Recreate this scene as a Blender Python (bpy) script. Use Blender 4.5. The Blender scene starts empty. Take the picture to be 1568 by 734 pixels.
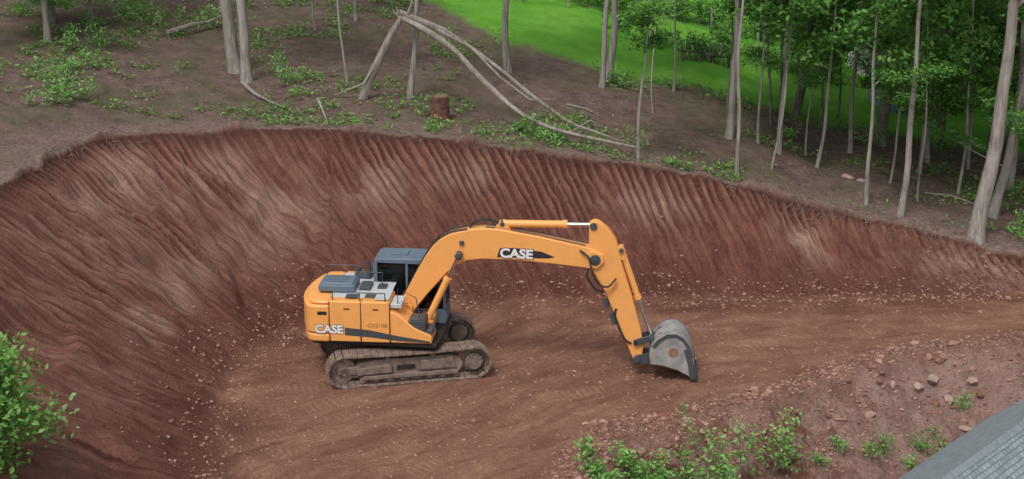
import bpy, bmesh, math, random, numpy as np
from mathutils import Vector, Matrix
random.seed(3); R=np.random.RandomState(7)
COL=bpy.context.collection
# ------------------------------------------------------------------ terrain shape
TOE=[(-6.5,-60),(-6.6,-14),(-7.1,-8.2),(-7.6,-4),(-7.5,-1),(-6.8,1.3),(-5.6,3),(-3.7,3.8),(-1.3,4.1),(1.1,4.4),(3.6,4.6),(5.4,4.7),(7.2,4.7),(9.1,4.7),(10.9,4.8),(13,5),(15,5.2),(16.5,5.4),(25,6.4),(60,12)]
RIM=[(-15,-60,3),(-15.2,-16,5.6),(-14.9,-10,5.8),(-14.3,-5,5.7),(-13.7,-1.1,5.5),(-13.07,4.2,5.3),(-10.9,6.8,5.1),(-7.1,8.3,4.9),(-3.9,8.5,4.7),(-.5,8.3,4.3),(2.5,8.2,4.0),(4.6,8.2,3.6),(6.8,8.0,3.2),(8.9,8,2.7),(11,7.8,2.1),(13.1,7.3,1.8),(15.1,6.8,1.4),(16.6,6.6,1.1),(25,7.5,.9),(60,13.2,.9)]
EDGE=[(-3,-60),(0.2,-20),(0.9,-11),(1.5,-7.6),(2.3,-5.2),(4.5,-4.4),(7,-2.7),(9.5,-.8),(11.6,.5),(15,1.3),(22,1.6),(60,2)]
def catmull(P,k=3):
    o=[];n=len(P);P=[np.array(p,float) for p in P]
    for i in range(n-1):
        p0=P[max(i-1,0)];p1=P[i];p2=P[i+1];p3=P[min(i+2,n-1)]
        if i<1 or i>n-3: p0=p1-(p2-p1);p3=p2+(p2-p1)
        for j in range(k):
            t=j/k
            if i<1 or i>n-3: q=p1*(1-t)+p2*t
            else: q=.5*(2*p1+(p2-p0)*t+(2*p0-5*p1+4*p2-p3)*t*t+(3*p1-p0-3*p2+p3)*t**3)
            o.append(tuple(q))
    o.append(tuple(P[-1]));return o
TOEF=catmull(TOE,6);TOE=catmull(TOE);RIM=catmull(RIM)
def near(x,y,poly):
    best=np.full(x.shape,1e9); sp=np.zeros(x.shape)
    for i in range(len(poly)-1):
        ax,ay=poly[i][:2]; bx,by=poly[i+1][:2]
        dx,dy=bx-ax,by-ay
        k=np.clip(((x-ax)*dx+(y-ay)*dy)/(dx*dx+dy*dy),0,1)
        d=np.hypot(x-ax-k*dx,y-ay-k*dy)
        m=d<best; best=np.where(m,d,best); sp=np.where(m,i+k,sp)
    return best,sp
def inside(x,y,poly):
    c=np.zeros(x.shape,bool); n=len(poly)
    for i in range(n):
        ax,ay=poly[i][:2]; bx,by=poly[(i+1)%n][:2]
        if ay==by: continue
        c^=((ay>y)!=(by>y))&(x<(bx-ax)*(y-ay)/(by-ay)+ax)
    return c
_L={}
def vn(x,y,seed=0):
    if seed not in _L: _L[seed]=np.random.RandomState(seed).rand(256,256)*2-1
    L=_L[seed]; xi=np.floor(x).astype(int); yi=np.floor(y).astype(int)
    fx=x-xi; fy=y-yi; fx=fx*fx*(3-2*fx); fy=fy*fy*(3-2*fy)
    a=L[xi%256,yi%256]; b=L[(xi+1)%256,yi%256]; c=L[xi%256,(yi+1)%256]; d=L[(xi+1)%256,(yi+1)%256]
    return (a*(1-fx)+b*fx)*(1-fy)+(c*(1-fx)+d*fx)*fy
def fb(x,y,s,seed=0,o=4):
    r=0;a=1;t=0
    for i in range(o): r=r+a*vn(x/s+17.3*i,y/s+9.1*i,seed+i); t+=a; a*=.5; s=s*.5
    return r/t
def sm(a,b,x):
    k=np.clip((x-a)/(b-a),0,1); return k*k*(3-2*k)
RS=np.array([0]+list(np.cumsum([math.hypot(RIM[i+1][0]-RIM[i][0],RIM[i+1][1]-RIM[i][1]) for i in range(len(RIM)-1)])))
TRP=TOE+[(60,-200),(-6.5,-200)]; RRP=RIM+[(60,-200),(-15,-200)]; ERP=EDGE+[(60,-200),(-3,-200)]
RX=[-15,-14.3,-13.7,-13.07,-10.9,-7.1,-3.9,-.5,2.5,4.6,6.8,8.9,11,13.1,15.1,16.6,25,60];RZ=[5.7,5.6,5.5,5.3,5.1,4.9,4.7,4.3,4,3.6,3.2,2.7,2.1,1.8,1.4,1.1,.9,.9]
LX=[-60,-12,-4.3,-1,3,11,21,60];LY=[70,42,29,24,20.5,19.0,18.5,24]
def terrain(x0,y0):
    x0=np.asarray(x0,float);y0=np.asarray(y0,float)
    x=x0+.18*fb(x0,y0,1.3,11,3);y=y0+.18*fb(x0,y0,1.3,21,3)
    dt,st=near(x,y,TOE);dr,sr=near(x,y,RIM);de,se=near(x,y,EDGE);dt0,st0=near(x0,y0,TOEF);st0=st0/2;dr0,sr0=near(x0,y0,RIM)
    it=inside(x,y,TRP);ir=inside(x,y,RRP);ie=inside(x,y,ERP)&it
    t=dt/(dt+dr+1e-6);t0=dt0/(dt0+dr0+1e-6);wall=ir&~it;up=~ir
    t=np.where(up,1,np.where(it,0,t))
    s=np.where(up,sr,st*(1-t)+sr*t)
    idx=np.arange(len(RIM));rzs=np.array([p[2] for p in RIM])
    rz=np.where(wall,np.interp(s,idx,rzs),np.interp(x,RX,RZ))
    sl=np.where(up,np.interp(sr,idx,RS),np.interp(st0,idx,RS)*(1-t0)+np.interp(sr0,idx,RS)*t0-1.4*(1-t0))
    far=sm(-60,-18,y0)
    calm=.25+.75*sm(3,5,np.hypot(x0+3.1,y0+.2))
    flo=(.08*fb(x0,y0,3,31)+.05*fb(x0,y0,.6,41,3)+.07*np.maximum(fb(x0,y0,.28,44,2),0)*sm(-.2,.3,fb(x0,y0,2,47,2)))*calm+.25*sm(2.0,0,dt)*it
    prof=t**1.1
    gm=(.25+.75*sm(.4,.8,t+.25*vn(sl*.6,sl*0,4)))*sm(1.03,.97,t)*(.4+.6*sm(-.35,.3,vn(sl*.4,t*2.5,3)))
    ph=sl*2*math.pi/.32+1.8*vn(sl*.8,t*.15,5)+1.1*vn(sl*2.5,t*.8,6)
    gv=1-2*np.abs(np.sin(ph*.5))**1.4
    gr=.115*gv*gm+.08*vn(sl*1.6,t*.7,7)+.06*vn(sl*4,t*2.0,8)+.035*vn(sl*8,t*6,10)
    scoop=.28*sm(.1,.4,fb(x0*1.0,h_(x0,y0,rz,t),2.4,55,3))
    w=rz*prof+.25*(1-t)+(gr+.12*fb(x0,y0,2.2,51)+.09*fb(x0,y0,.5,57,2)-scoop)*np.minimum(1,4*t)*np.minimum(1,(1-t)*8+.35)
    d=np.minimum(dr,150)
    u=rz+.07*d*sm(0,3,d)+.14*fb(x0,y0,4,61)*sm(0,2,d)+.08*fb(x0,y0,.6,71,3)+.16*np.exp(-(dr/.35)**2)*(.6+vn(sl*1.3,sl*0,9))
    berm=.22*np.exp(-((de-.1)/.6)**2)*(1+1.2*fb(x0,y0,1.1,81))
    f=flo+berm-.74*np.maximum(de-.5,0)+.34*fb(x0,y0,1.8,91)*sm(0,1.5,de)+.22*fb(x0,y0,.5,95,3)*sm(0,.8,de)
    f=np.maximum(f,-4.5+.1*fb(x0,y0,3,99))
    h=np.where(up,u,np.where(wall,w,np.where(ie,f,flo+berm)))
    h=np.where(up|wall,h*(.25+.75*far),h)
    return h,dict(wall=wall,up=up,t=t,sl=sl,ie=ie,de=de,dt=dt,dr=dr,grv=gv*gm)
def h_(x0,y0,rz,t): return y0*.7+rz*t*.6
def Zs(x,y): return terrain(np.array(x,float),np.array(y,float))[0]
def Z(x,y): return float(Zs([x],[y])[0])
# ------------------------------------------------------------------ material helper
class M:
    def __init__(s,name,rough=.8,metal=0):
        s.m=bpy.data.materials.new(name);s.m.use_nodes=True;s.t=s.m.node_tree;s.b=s.t.nodes["Principled BSDF"]
        s.b.inputs["Roughness"].default_value=rough;s.b.inputs["Metallic"].default_value=metal
        s.tc=s.n("ShaderNodeTexCoord").outputs["Object"]
    def n(s,k): return s.t.nodes.new(k)
    def set(s,sock,v):
        if hasattr(v,"is_linked") or hasattr(v,"links"): s.t.links.new(v,sock)
        else: sock.default_value=v
    def map(s,v,sc):
        k=s.n("ShaderNodeMapping");s.set(k.inputs["Vector"],v);k.inputs["Scale"].default_value=sc;return k.outputs[0]
    def noise(s,sc,det=4,v=None,rough=.6,dist=0):
        k=s.n("ShaderNodeTexNoise");s.set(k.inputs["Vector"],v or s.tc);k.inputs["Scale"].default_value=sc;k.inputs["Detail"].default_value=det;k.inputs["Roughness"].default_value=rough;k.inputs["Distortion"].default_value=dist;return k.outputs["Fac"]
    def ramp(s,f,a,b,lo=0,hi=1):
        k=s.n("ShaderNodeMapRange");k.clamp=True;s.set(k.inputs[0],f);k.inputs[1].default_value=a;k.inputs[2].default_value=b;k.inputs[3].default_value=lo;k.inputs[4].default_value=hi;return k.outputs[0]
    def mix(s,f,a,b,mode='MIX'):
        k=s.n("ShaderNodeMix");k.data_type='RGBA';k.blend_type=mode;s.set(k.inputs[0],f)
        for sock,v in((k.inputs[6],a),(k.inputs[7],b)):
            if isinstance(v,tuple): v=(v+(1,))[:4]
            s.set(sock,v)
        return k.outputs[2]
    def math(s,op,a,b=0.0,c=0.0):
        k=s.n("ShaderNodeMath");k.operation=op;s.set(k.inputs[0],a);s.set(k.inputs[1],b);s.set(k.inputs[2],c);return k.outputs[0]
    def attr(s,name):
        k=s.n("ShaderNodeAttribute");k.attribute_name=name;return k
    def bump(s,h,dist,st=1.0):
        k=s.n("ShaderNodeBump");s.set(k.inputs["Height"],h);k.inputs["Distance"].default_value=dist;k.inputs["Strength"].default_value=st
        s.t.links.new(k.outputs[0],s.b.inputs["Normal"])
    def col(s,c):
        if isinstance(c,tuple): c=(c+(1,))[:4]
        s.set(s.b.inputs["Base Color"],c)
def simple(name,c1,c2,sc=3,rough=.7,metal=0,bump=0,bsc=20):
    m=M(name,rough,metal);m.col(m.mix(m.ramp(m.noise(sc,4),.3,.7),c1,c2))
    if bump: m.bump(m.noise(bsc,3),bump)
    return m.m
# ------------------------------------------------------------------ ground
def axis(a,b,st,lo,hi):
    c=list(np.arange(a,b,st));x=c[-1];s=st
    while x<hi: s*=1.06;x+=s;c.append(x)
    x=c[0];s=st;L=[]
    while x>lo: s*=1.08;x-=s;L.append(x)
    return np.array(L[::-1]+c)
xs=axis(-16.5,18.5,.055,-500,500);ys=axis(-10,10.5,.06,-300,900)
X,Y=np.meshgrid(xs,ys);X=X.ravel();Y=Y.ravel();h,A=terrain(X,Y)
n=len(xs);m_=len(ys);I=np.arange(n*m_).reshape(m_,n)
fa=np.stack([I[:-1,:-1],I[:-1,1:],I[1:,1:],I[1:,:-1]],-1).reshape(-1,4)
def npmesh(name,co,fa,smooth=True):
    me=bpy.data.meshes.new(name);me.vertices.add(len(co));me.vertices.foreach_set("co",np.asarray(co,np.float32).ravel())
    k=fa.shape[1];me.loops.add(fa.size);me.loops.foreach_set("vertex_index",fa.ravel().astype(np.int32))
    me.polygons.add(len(fa));me.polygons.foreach_set("loop_start",np.arange(0,fa.size,k,dtype=np.int32))
    me.update();me.polygons.foreach_set("use_smooth",np.full(len(fa),smooth,bool));return me
def addob(name,me,mat=None,parent=None):
    ob=bpy.data.objects.new(name,me);COL.objects.link(ob)
    if mat and not me.materials: me.materials.append(mat)
    if parent: ob.parent=parent
    return ob
gme=npmesh("ground",np.stack([X,Y,h],1),fa)
def fattr(me,name,v):
    a=me.attributes.new(name,'FLOAT','POINT');a.data.foreach_set("value",np.asarray(v,np.float32))
wallm=np.where(A['wall'],1,0)*sm(0,.08,A['t']);upm=np.where(A['up'],1,0).astype(float)
lawn=sm(-.8,.8,Y-np.interp(X,LX,LY)+1.6*fb(X,Y,2.5,131))*upm
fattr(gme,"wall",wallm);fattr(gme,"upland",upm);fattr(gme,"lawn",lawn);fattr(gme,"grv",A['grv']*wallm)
fattr(gme,"bank",np.where(A['ie'],sm(.0,1.0,A['de']),0));fattr(gme,"wt",A['t']);fattr(gme,"berm",np.exp(-(A['de']/.7)**2)*(1-upm)*(1-wallm))
fattr(gme,"rimd",upm*sm(2.6,.2,A['dr']+.9*fb(X,Y,1.2,151))*(.45+.55*sm(8,12,X)))
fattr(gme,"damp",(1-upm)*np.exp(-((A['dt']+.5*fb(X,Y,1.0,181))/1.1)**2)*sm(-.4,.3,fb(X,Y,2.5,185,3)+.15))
T_=A['t'];pl=0
for cx,wx,ct,wt_ in((-9.6,1.5,.8,.16),(-7.6,1.5,.62,.2),(-11.8,1.2,.85,.12),(-4.2,1.3,.72,.13),(-1.5,1.0,.8,.1),(14.8,1.8,.45,.4),(-12.4,1.6,.5,.25),(4.5,1.5,.75,.12),(9.5,1.2,.6,.2),(-10,1.2,.35,.15)):
    pl=np.maximum(pl,np.exp(-((X-cx)/wx)**2-((T_-ct)/wt_)**2))
fattr(gme,"pale",pl*wallm*sm(-.35,.35,fb(A['sl'],T_*4,.8,161,4)+.15)*np.where(Y>-3,1,.3))
wv=gme.attributes.new("wuv",'FLOAT_VECTOR','POINT');wv.data.foreach_set("vector",np.stack([A['sl'],A['t']*6,A['t']*0],1).astype(np.float32).ravel())
tm=np.zeros(len(X));ta=np.zeros(len(X));td=np.zeros(len(X))
PATHS=[[(-6.6,-8.5),(-5.4,-6.4),(-1.4,-3.1),(2.1,-.2),(6,1.8),(15.5,2.7),(22,3)],[(-4.6,-9.5),(-3.6,-7.6),(.27,-4.8),(3.8,-2.2),(8.9,1.0),(15,2.9)],[(-2.5,2.6),(-1.3,3),(4.2,3.3),(15.7,4)],[(-6.3,-.9),(3,1.3),(10,2.9),(20,3.6)],[(-7,-5),(-4.5,-4.2),(-1,-1.6),(2.5,2.3)],[(-2.5,-9),(0,-6.5),(1.7,-3.6),(5,-2.4)]]
near_reg=(X>-9)&(X<22)&(Y>-12)&(Y<6.5);xi=X[near_reg];yi=Y[near_reg];tmm=np.zeros(len(xi));taa=np.zeros(len(xi))
for pi,pp in enumerate(PATHS):
    pp=catmull([(2*pp[0][0]-pp[1][0],2*pp[0][1]-pp[1][1])]+pp,5)
    ln=np.array([0]+list(np.cumsum([math.hypot(pp[i+1][0]-pp[i][0],pp[i+1][1]-pp[i][1]) for i in range(len(pp)-1)])))
    d,s=near(xi,yi,pp);bandm=sm(.36,.22,np.abs(d-1.2+.2*fb(xi,yi,1,170)));mk=bandm*sm(.05,.35,fb(xi,yi,1.0,140+pi,4))
    new=bandm>.01;taa=np.where(new,np.interp(s,np.arange(len(pp)),ln),taa);tmm=np.where(new,mk,tmm*sm(.5,.65,np.abs(d-1.2)))
    if pi==0: td[near_reg]=d*np.where(inside(xi,yi,list(pp)+[(60,-99),(-60,-99)]),-1,1)
tm[near_reg]=tmm;ta[near_reg]=taa;tm*=(1-upm)*(1-wallm)
fattr(gme,"trk",tm);fattr(gme,"tra",ta);fattr(gme,"sweep",td+.35*fb(X,Y,2.2,191,3))
g=M("ground_soil",.95)
big=g.noise(.35,3);med=g.noise(1.6,4,rough=.65);fine=g.noise(9,5,rough=.7);vf=g.noise(42,2,rough=.7)
wuv=g.attr("wuv").outputs["Vector"];trk=g.attr("trk").outputs["Fac"];tra=g.attr("tra").outputs["Fac"]
sx=g.n("ShaderNodeSeparateXYZ");g.set(sx.inputs[0],g.tc)
cb=g.n("ShaderNodeCombineXYZ");g.set(cb.inputs[0],g.math('MULTIPLY',sx.outputs[0],.4));g.set(cb.inputs[1],g.math('MULTIPLY',g.attr("sweep").outputs["Fac"],1.6))
swn=g.noise(1.0,6,cb.outputs[0],.7,.6)
fl=g.mix(g.ramp(swn,.36,.64),(.225,.094,.063),(.54,.30,.20))
fl=g.mix(g.ramp(med,.45,.65,0,.6),fl,(.29,.135,.092))
fl=g.mix(g.ramp(fine,.35,.72,0,.6),fl,(.30,.145,.10))
fl=g.mix(g.ramp(big,.5,.68,0,.55),fl,(.21,.093,.065))
fl=g.mix(g.ramp(vf,.58,.7,0,.5),fl,(.56,.35,.255))
cle=g.math('SINE',g.math('MULTIPLY',tra,2*math.pi/.19))
fl=g.mix(g.math('MULTIPLY',trk,g.math('MULTIPLY',g.ramp(cle,-.4,.6,.0,.45),g.ramp(fine,.4,.6,.3,1))),fl,(.19,.084,.058))
fl=g.mix(g.math('MULTIPLY',trk,.25),fl,(.54,.31,.21))
s1=g.noise(1,5,g.map(wuv,(2.6,.45,1)),.7,.15);s2=g.noise(1,4,g.map(wuv,(9,.9,1)),.74,.15)
wt=g.attr("wt").outputs["Fac"];wa=g.attr("wall").outputs["Fac"];grv=g.attr("grv").outputs["Fac"]
wl=g.mix(g.ramp(s1,.38,.64),(.165,.056,.041),(.34,.142,.104))
wl=g.mix(g.ramp(s2,.47,.68,0,.5),wl,(.46,.245,.185))
wl=g.mix(g.ramp(s2,.46,.34,0,.45),wl,(.11,.038,.028))
wl=g.mix(g.ramp(med,.48,.68,0,.7),wl,(.165,.058,.043))
pale=g.math('MULTIPLY',g.attr("pale").outputs["Fac"],g.ramp(s2,.36,.56,.3,1))
wl=g.mix(g.math('MULTIPLY',pale,.9),wl,(.64,.42,.33))
wl=g.mix(g.ramp(grv,.05,.8,0,.5),wl,(.47,.26,.20));wl=g.mix(g.ramp(grv,-.02,-.6,0,.65),wl,(.10,.036,.027))  # groove shading painted into the wall colour: crests paler, furrows darker
wl=g.mix(g.ramp(fine,.48,.72,0,.55),wl,(.34,.165,.122))
wl=g.mix(g.ramp(vf,.56,.68,0,.4),wl,(.10,.039,.03))
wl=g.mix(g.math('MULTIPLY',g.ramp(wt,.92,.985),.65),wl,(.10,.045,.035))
up=g.mix(g.ramp(med,.35,.65),(.15,.097,.082),(.29,.20,.168))
up=g.mix(g.ramp(fine,.45,.7,0,.65),up,(.36,.275,.24))
up=g.mix(g.ramp(vf,.54,.64,0,.75),up,(.07,.05,.042))
up=g.mix(g.math('MULTIPLY',g.ramp(big,.45,.6),g.ramp(fine,.44,.56,0,.6)),up,(.11,.17,.045))
up=g.mix(g.attr("rimd").outputs["Fac"],up,g.mix(g.ramp(fine,.35,.65),(.25,.155,.13),(.52,.385,.33)))
lw=g.mix(g.ramp(g.noise(.5,4),.35,.65),(.14,.44,.04),(.26,.60,.075));lw=g.mix(g.ramp(fine,.4,.75,0,.45),lw,(.11,.33,.03))
bk=g.mix(g.ramp(g.noise(.9,5,rough=.7),.42,.58),(.21,.086,.061),(.46,.28,.23));bk=g.mix(g.ramp(fine,.42,.68,0,.7),bk,(.18,.079,.059));bk=g.mix(g.ramp(g.noise(4,4,rough=.7),.5,.62,0,.6),bk,(.50,.345,.295))
bk=g.mix(g.ramp(sx.outputs[0],7,11,0,.45),bk,(.50,.345,.30))
c=g.mix(g.attr("berm").outputs["Fac"],fl,g.mix(g.ramp(fine,.4,.6),(.19,.085,.064),(.43,.25,.19)))
c=g.mix(g.attr("bank").outputs["Fac"],c,bk)
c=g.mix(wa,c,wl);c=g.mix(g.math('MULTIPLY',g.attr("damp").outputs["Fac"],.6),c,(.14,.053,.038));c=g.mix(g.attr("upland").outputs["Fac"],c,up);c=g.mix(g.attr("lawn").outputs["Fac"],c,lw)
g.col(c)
bh=g.math('ADD',fine,g.math('MULTIPLY',vf,.5))
bh=g.math('ADD',bh,g.math('MULTIPLY',g.math('MULTIPLY',cle,trk),.13))
bh=g.math('ADD',bh,g.math('MULTIPLY',g.math('MULTIPLY',g.ramp(s2,.36,.64),wa),.4))
g.bump(bh,.15);g.b.inputs["Specular IOR Level"].default_value=.12
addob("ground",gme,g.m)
# ------------------------------------------------------------------ mesh builders
class MB:
    def __init__(s): s.v=[];s.f=[]
    def add(s,v,f):
        o=len(s.v);s.v+=[tuple(p) for p in v];s.f+=[tuple(i+o for i in q) for q in f]
    def box(s,c,sz,mat=None):
        a,b,d=[q/2 for q in sz]
        v=[Vector((x,y,z)) for z in(-d,d) for x,y in((-a,-b),(a,-b),(a,b),(-a,b))]
        if mat: v=[mat@p for p in v]
        v=[p+Vector(c) for p in v]
        s.add(v,[(3,2,1,0),(4,5,6,7),(0,1,5,4),(1,2,6,5),(2,3,7,6),(3,0,4,7)])
    def prism(s,pts,y0,y1):
        n=len(pts);s.add([(p[0],y0,p[1]) for p in pts]+[(p[0],y1,p[1]) for p in pts],[tuple(range(n)),tuple(range(2*n-1,n-1,-1))]+[(i,i+n,(i+1)%n+n,(i+1)%n) for i in range(n)])
    def plan(s,pts,z0,z1):
        n=len(pts);s.add([(p[0],p[1],z0) for p in pts]+[(p[0],p[1],z1) for p in pts],[tuple(range(n))[::-1],tuple(range(n,2*n))]+[(i,(i+1)%n,(i+1)%n+n,i+n) for i in range(n)])
    def tube(s,path,rad,k=8,cap=True,jit=0):
        path=[Vector(p) for p in path];n=len(path)
        if not hasattr(rad,'__len__'): rad=[rad]*n
        vs=[];ref=None
        for i,p in enumerate(path):
            t=(path[min(i+1,n-1)]-path[max(i-1,0)]).normalized()
            if ref is None: ref=Vector((0,0,1)) if abs(t.z)<.9 else Vector((1,0,0))
            a=t.cross(ref);a=a.normalized() if a.length>1e-4 else t.orthogonal().normalized()
            b=t.cross(a);ref=b*-1
            for j in range(k):
                q=2*math.pi*j/k;rr=rad[i]*(1+jit*random.uniform(-1,1))
                vs.append(p+a*math.cos(q)*rr+b*math.sin(q)*rr)
        fs=[(i*k+j,i*k+(j+1)%k,(i+1)*k+(j+1)%k,(i+1)*k+j) for i in range(n-1) for j in range(k)]
        if cap: fs+=[tuple(range(k))[::-1],tuple((n-1)*k+j for j in range(k))]
        s.add(vs,fs)
    def obj(s,name,mat,parent=None,mtx=None,bevel=0,smooth=False,seg=2):
        me=bpy.data.meshes.new(name);me.from_pydata(s.v,[],s.f);me.materials.append(mat);me.update()
        bm=bmesh.new();bm.from_mesh(me);bmesh.ops.recalc_face_normals(bm,faces=bm.faces);bm.to_mesh(me);bm.free()
        ob=bpy.data.objects.new(name,me);COL.objects.link(ob)
        if parent: ob.parent=parent
        if mtx: ob.matrix_local=mtx
        if bevel:
            b=ob.modifiers.new("b",'BEVEL');b.width=bevel;b.segments=seg;b.limit_method='ANGLE';b.angle_limit=math.radians(35)
        if smooth or bevel:
            me.polygons.foreach_set("use_smooth",[True]*len(me.polygons))
            try: me.set_sharp_from_angle(angle=math.radians(40))
            except Exception: pass
        return ob
def empty(name,loc=(0,0,0)):
    e=bpy.data.objects.new(name,None);e.location=loc;e.empty_display_size=.3;COL.objects.link(e);return e
# ------------------------------------------------------------------ excavator materials
def paint(name,c,dirtc=(.30,.17,.11),amt=.3):
    m=M(name,.42);nn=m.noise(1.7,6,rough=.75);k=m.mix(m.ramp(nn,.52,.8,0,amt),c,dirtc)
    k=m.mix(m.ramp(m.noise(28,2),.64,.74,0,.3),k,(.36,.17,.08));m.col(k)
    m.t.links.new(m.ramp(nn,.45,.8,.38,.8),m.b.inputs["Roughness"]);m.b.inputs["Specular IOR Level"].default_value=.4;return m.m
ORG=paint("orange_paint",(.85,.385,.11));SLATE=paint("slate_paint",(.115,.165,.215),(.24,.19,.16),.35)
DGREY=paint("charcoal_paint",(.06,.07,.08),(.16,.11,.09));LGREY=paint("light_grey_deck",(.5,.53,.54),(.22,.18,.15),.7);FADE=paint("faded_decal",(.38,.2,.08),(.5,.25,.1))
BLACK=simple("rubber_black",(.012,.012,.013),(.03,.028,.026),6,.6);WHITE=simple("white_decal",(.8,.8,.8),(.7,.68,.66),4,.5)
TRK=simple("track_steel",(.13,.092,.076),(.36,.26,.21),6,.75,.1,.012,30);FRM=simple("track_frame_dusty",(.10,.078,.065),(.30,.225,.18),3.5,.8,.05,.012,25)
STEEL=simple("worn_bucket_steel",(.24,.24,.24),(.48,.47,.46),3,.5,.3,.006,30);RUST=simple("rust_patch",(.20,.09,.05),(.33,.2,.14),8,.8)
CHR=simple("chrome_rod",(.8,.8,.8),(.7,.7,.7),3,.2,1);SEAT=simple("seat_fabric",(.03,.03,.035),(.06,.06,.06),5,.9);PAPER=simple("cab_notice",(.35,.7,.6),(.5,.75,.7),5,.6)
gl=M("tinted_glass",.04);gl.col((.008,.012,.013));tr=gl.n("ShaderNodeBsdfTransparent");tr.inputs[0].default_value=(.42,.50,.49,1);mx=gl.n("ShaderNodeMixShader");mx.inputs[0].default_value=.4
gl.t.links.new(tr.outputs[0],mx.inputs[1]);gl.t.links.new(gl.b.outputs[0],mx.inputs[2]);gl.t.links.new(mx.outputs[0],gl.t.nodes["Material Output"].inputs[0]);GLASS=gl.m
# ------------------------------------------------------------------ excavator
EX=empty("excavator",(-3.1,-.2,Z(-3.1,-.2)+.0))
U=Matrix.Rotation(math.radians(12),4,'Z');S=Matrix.Rotation(math.radians(-5),4,'Z')
def prt(name,fn,mat,mtx=S,bevel=0,smooth=False):
    b=MB();fn(b);return b.obj(name,mat,EX,mtx,bevel,smooth)
def cylY(b,x,z,r,y0,y1,k=24): b.tube([(x,y0,z),(x,y1,z)],r,k)
def stadium(n,R0=.40,zc=.47,L=1.80):
    per=4*L+2*math.pi*R0;out=[]
    for i in range(n):
        s=per*i/n
        if s<2*L: out.append((-L+s,zc-R0,0));continue
        s-=2*L
        if s<math.pi*R0: a=-math.pi/2+s/R0;out.append((L+R0*math.cos(a),zc+R0*math.sin(a),a+math.pi/2));continue
        s-=math.pi*R0
        if s<2*L: x=L-s;out.append((x,zc+R0-.035*math.sin(math.pi*(x+L)/(2*L)),math.pi));continue
        s-=2*L;a=math.pi/2+s/R0;out.append((-L+R0*math.cos(a),zc+R0*math.sin(a),a+math.pi/2))
    return out
for side,yc in(("right",-1.195),("left",1.195)):
    b=MB();c=MB()
    for x,z,a in stadium(51):
        Rm=Matrix.Rotation(-a,4,'Y');o=Vector((x,yc,z))
        b.box(o+Rm@Vector((0,0,-.035)),(.176,.6,.034),Rm)
        for gx in(-.07,-.005,.06): b.box(o+Rm@Vector((gx,0,-.064)),(.018,.6,.03),Rm)
        for yy in(-.09,.09): c.box(o+Rm@Vector((0,yy,.025)),(.17,.045,.09),Rm)
    b.obj("track_shoes_"+side,TRK,EX,U);c.obj("track_chain_"+side,FRM,EX,U)
    sg=-1 if yc<0 else 1
    b=MB();b.prism([(-1.55,.25),(-1.62,.42),(-1.42,.66),(-.9,.72),(1.05,.72),(1.4,.64),(1.5,.45),(1.42,.25)],yc-.16,yc+.16)
    b.prism([(-1.3,.19),(-1.3,.30),(1.35,.30),(1.35,.19)],yc-.26,yc+.26);b.prism([(-1.98,.38),(-1.98,.56),(-1.3,.60),(-1.3,.34)],yc-.2,yc+.2)
    b.prism([(-1.45,.33),(-1.5,.52),(-.5,.60),(-.5,.36)],yc+sg*.16,yc+sg*.25);b.prism([(.3,.36),(.3,.62),(1.2,.66),(1.3,.36)],yc+sg*.16,yc+sg*.22)
    b.obj("track_frame_"+side,FRM,EX,U,.015)
    b=MB();b.box((-.1,yc+sg*.17,.47),(.5,.03,.13));b.obj("track_frame_recess_"+side,BLACK,EX,U)
    b=MB()
    for i in range(8): cylY(b,-1.3+i*.37,.185,.085,yc-.21,yc+.21,14)
    for x in(-.6,.65): cylY(b,x,.765,.07,yc-.15,yc+.22,14)
    cylY(b,-1.8,.47,.33,yc-.1,yc+.1,28);cylY(b,-1.8,.47,.12,yc-.2,yc+.2,16)
    b.obj("rollers_"+side,TRK,EX,U,0,True)
    b=MB();T=[]
    for i in range(42):
        a=2*math.pi*i/42;r=.36 if i%2 else .30;T.append((1.8+r*math.cos(a),.47+r*math.sin(a)))
    b.prism(T,yc-.03,yc+.03);b.obj("sprocket_"+side,TRK,EX,U)
    b=MB();cylY(b,1.8,.47,.25,yc-.2,yc+.22,28);cylY(b,1.8,.47,.19,yc+sg*.2,yc+sg*.27,28)
    for i in range(12):
        a=i*math.pi/6;cylY(b,1.8+.22*math.cos(a),.47+.22*math.sin(a),.016,yc+sg*.2,yc+sg*.24,6)
    b.obj("final_drive_"+side,FRM,EX,U,.012)
def f(b):
    b.box((0,0,.62),(1.3,1.5,.3))
    for sx in(-1,1):
        for sy in(-1,1): b.box((sx*.75,sy*.75,.55),(.9,.28,.28),Matrix.Rotation(sx*sy*math.radians(35),4,'Z'))
prt("centre_frame",f,FRM,U,.03)
prt("slew_ring",lambda b:b.tube([(0,0,.7),(0,0,1.06)],.62,36),BLACK,U)
def f(b): b.plan([(-2.3,-1.2),(1.15,-1.33),(1.25,-.6),(1.25,1.25),(-2.3,1.2)],1.03,1.16)
prt("upper_frame",f,BLACK,S,.02)
arc=[(-1.79,-1.385),(-2.20,-1.385),(-2.34,-1.34),(-2.44,-1.22),(-2.53,-.95),(-2.63,-.6),(-2.69,-.2),(-2.69,.2),(-2.63,.6),(-2.53,.95),(-2.44,1.22),(-2.34,1.34),(-2.20,1.385),(-1.79,1.385)]
def f(b):
    b.plan(arc,1.14,1.38);b.plan([(x*1.008 if x<-1.8 else x,y*1.003) for x,y in arc],1.385,2.20)
    b.plan([(x+.08 if x<-1.8 else x,y*.955) for x,y in arc],2.201,2.31)
prt("counterweight",f,ORG,S,.055)
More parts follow.
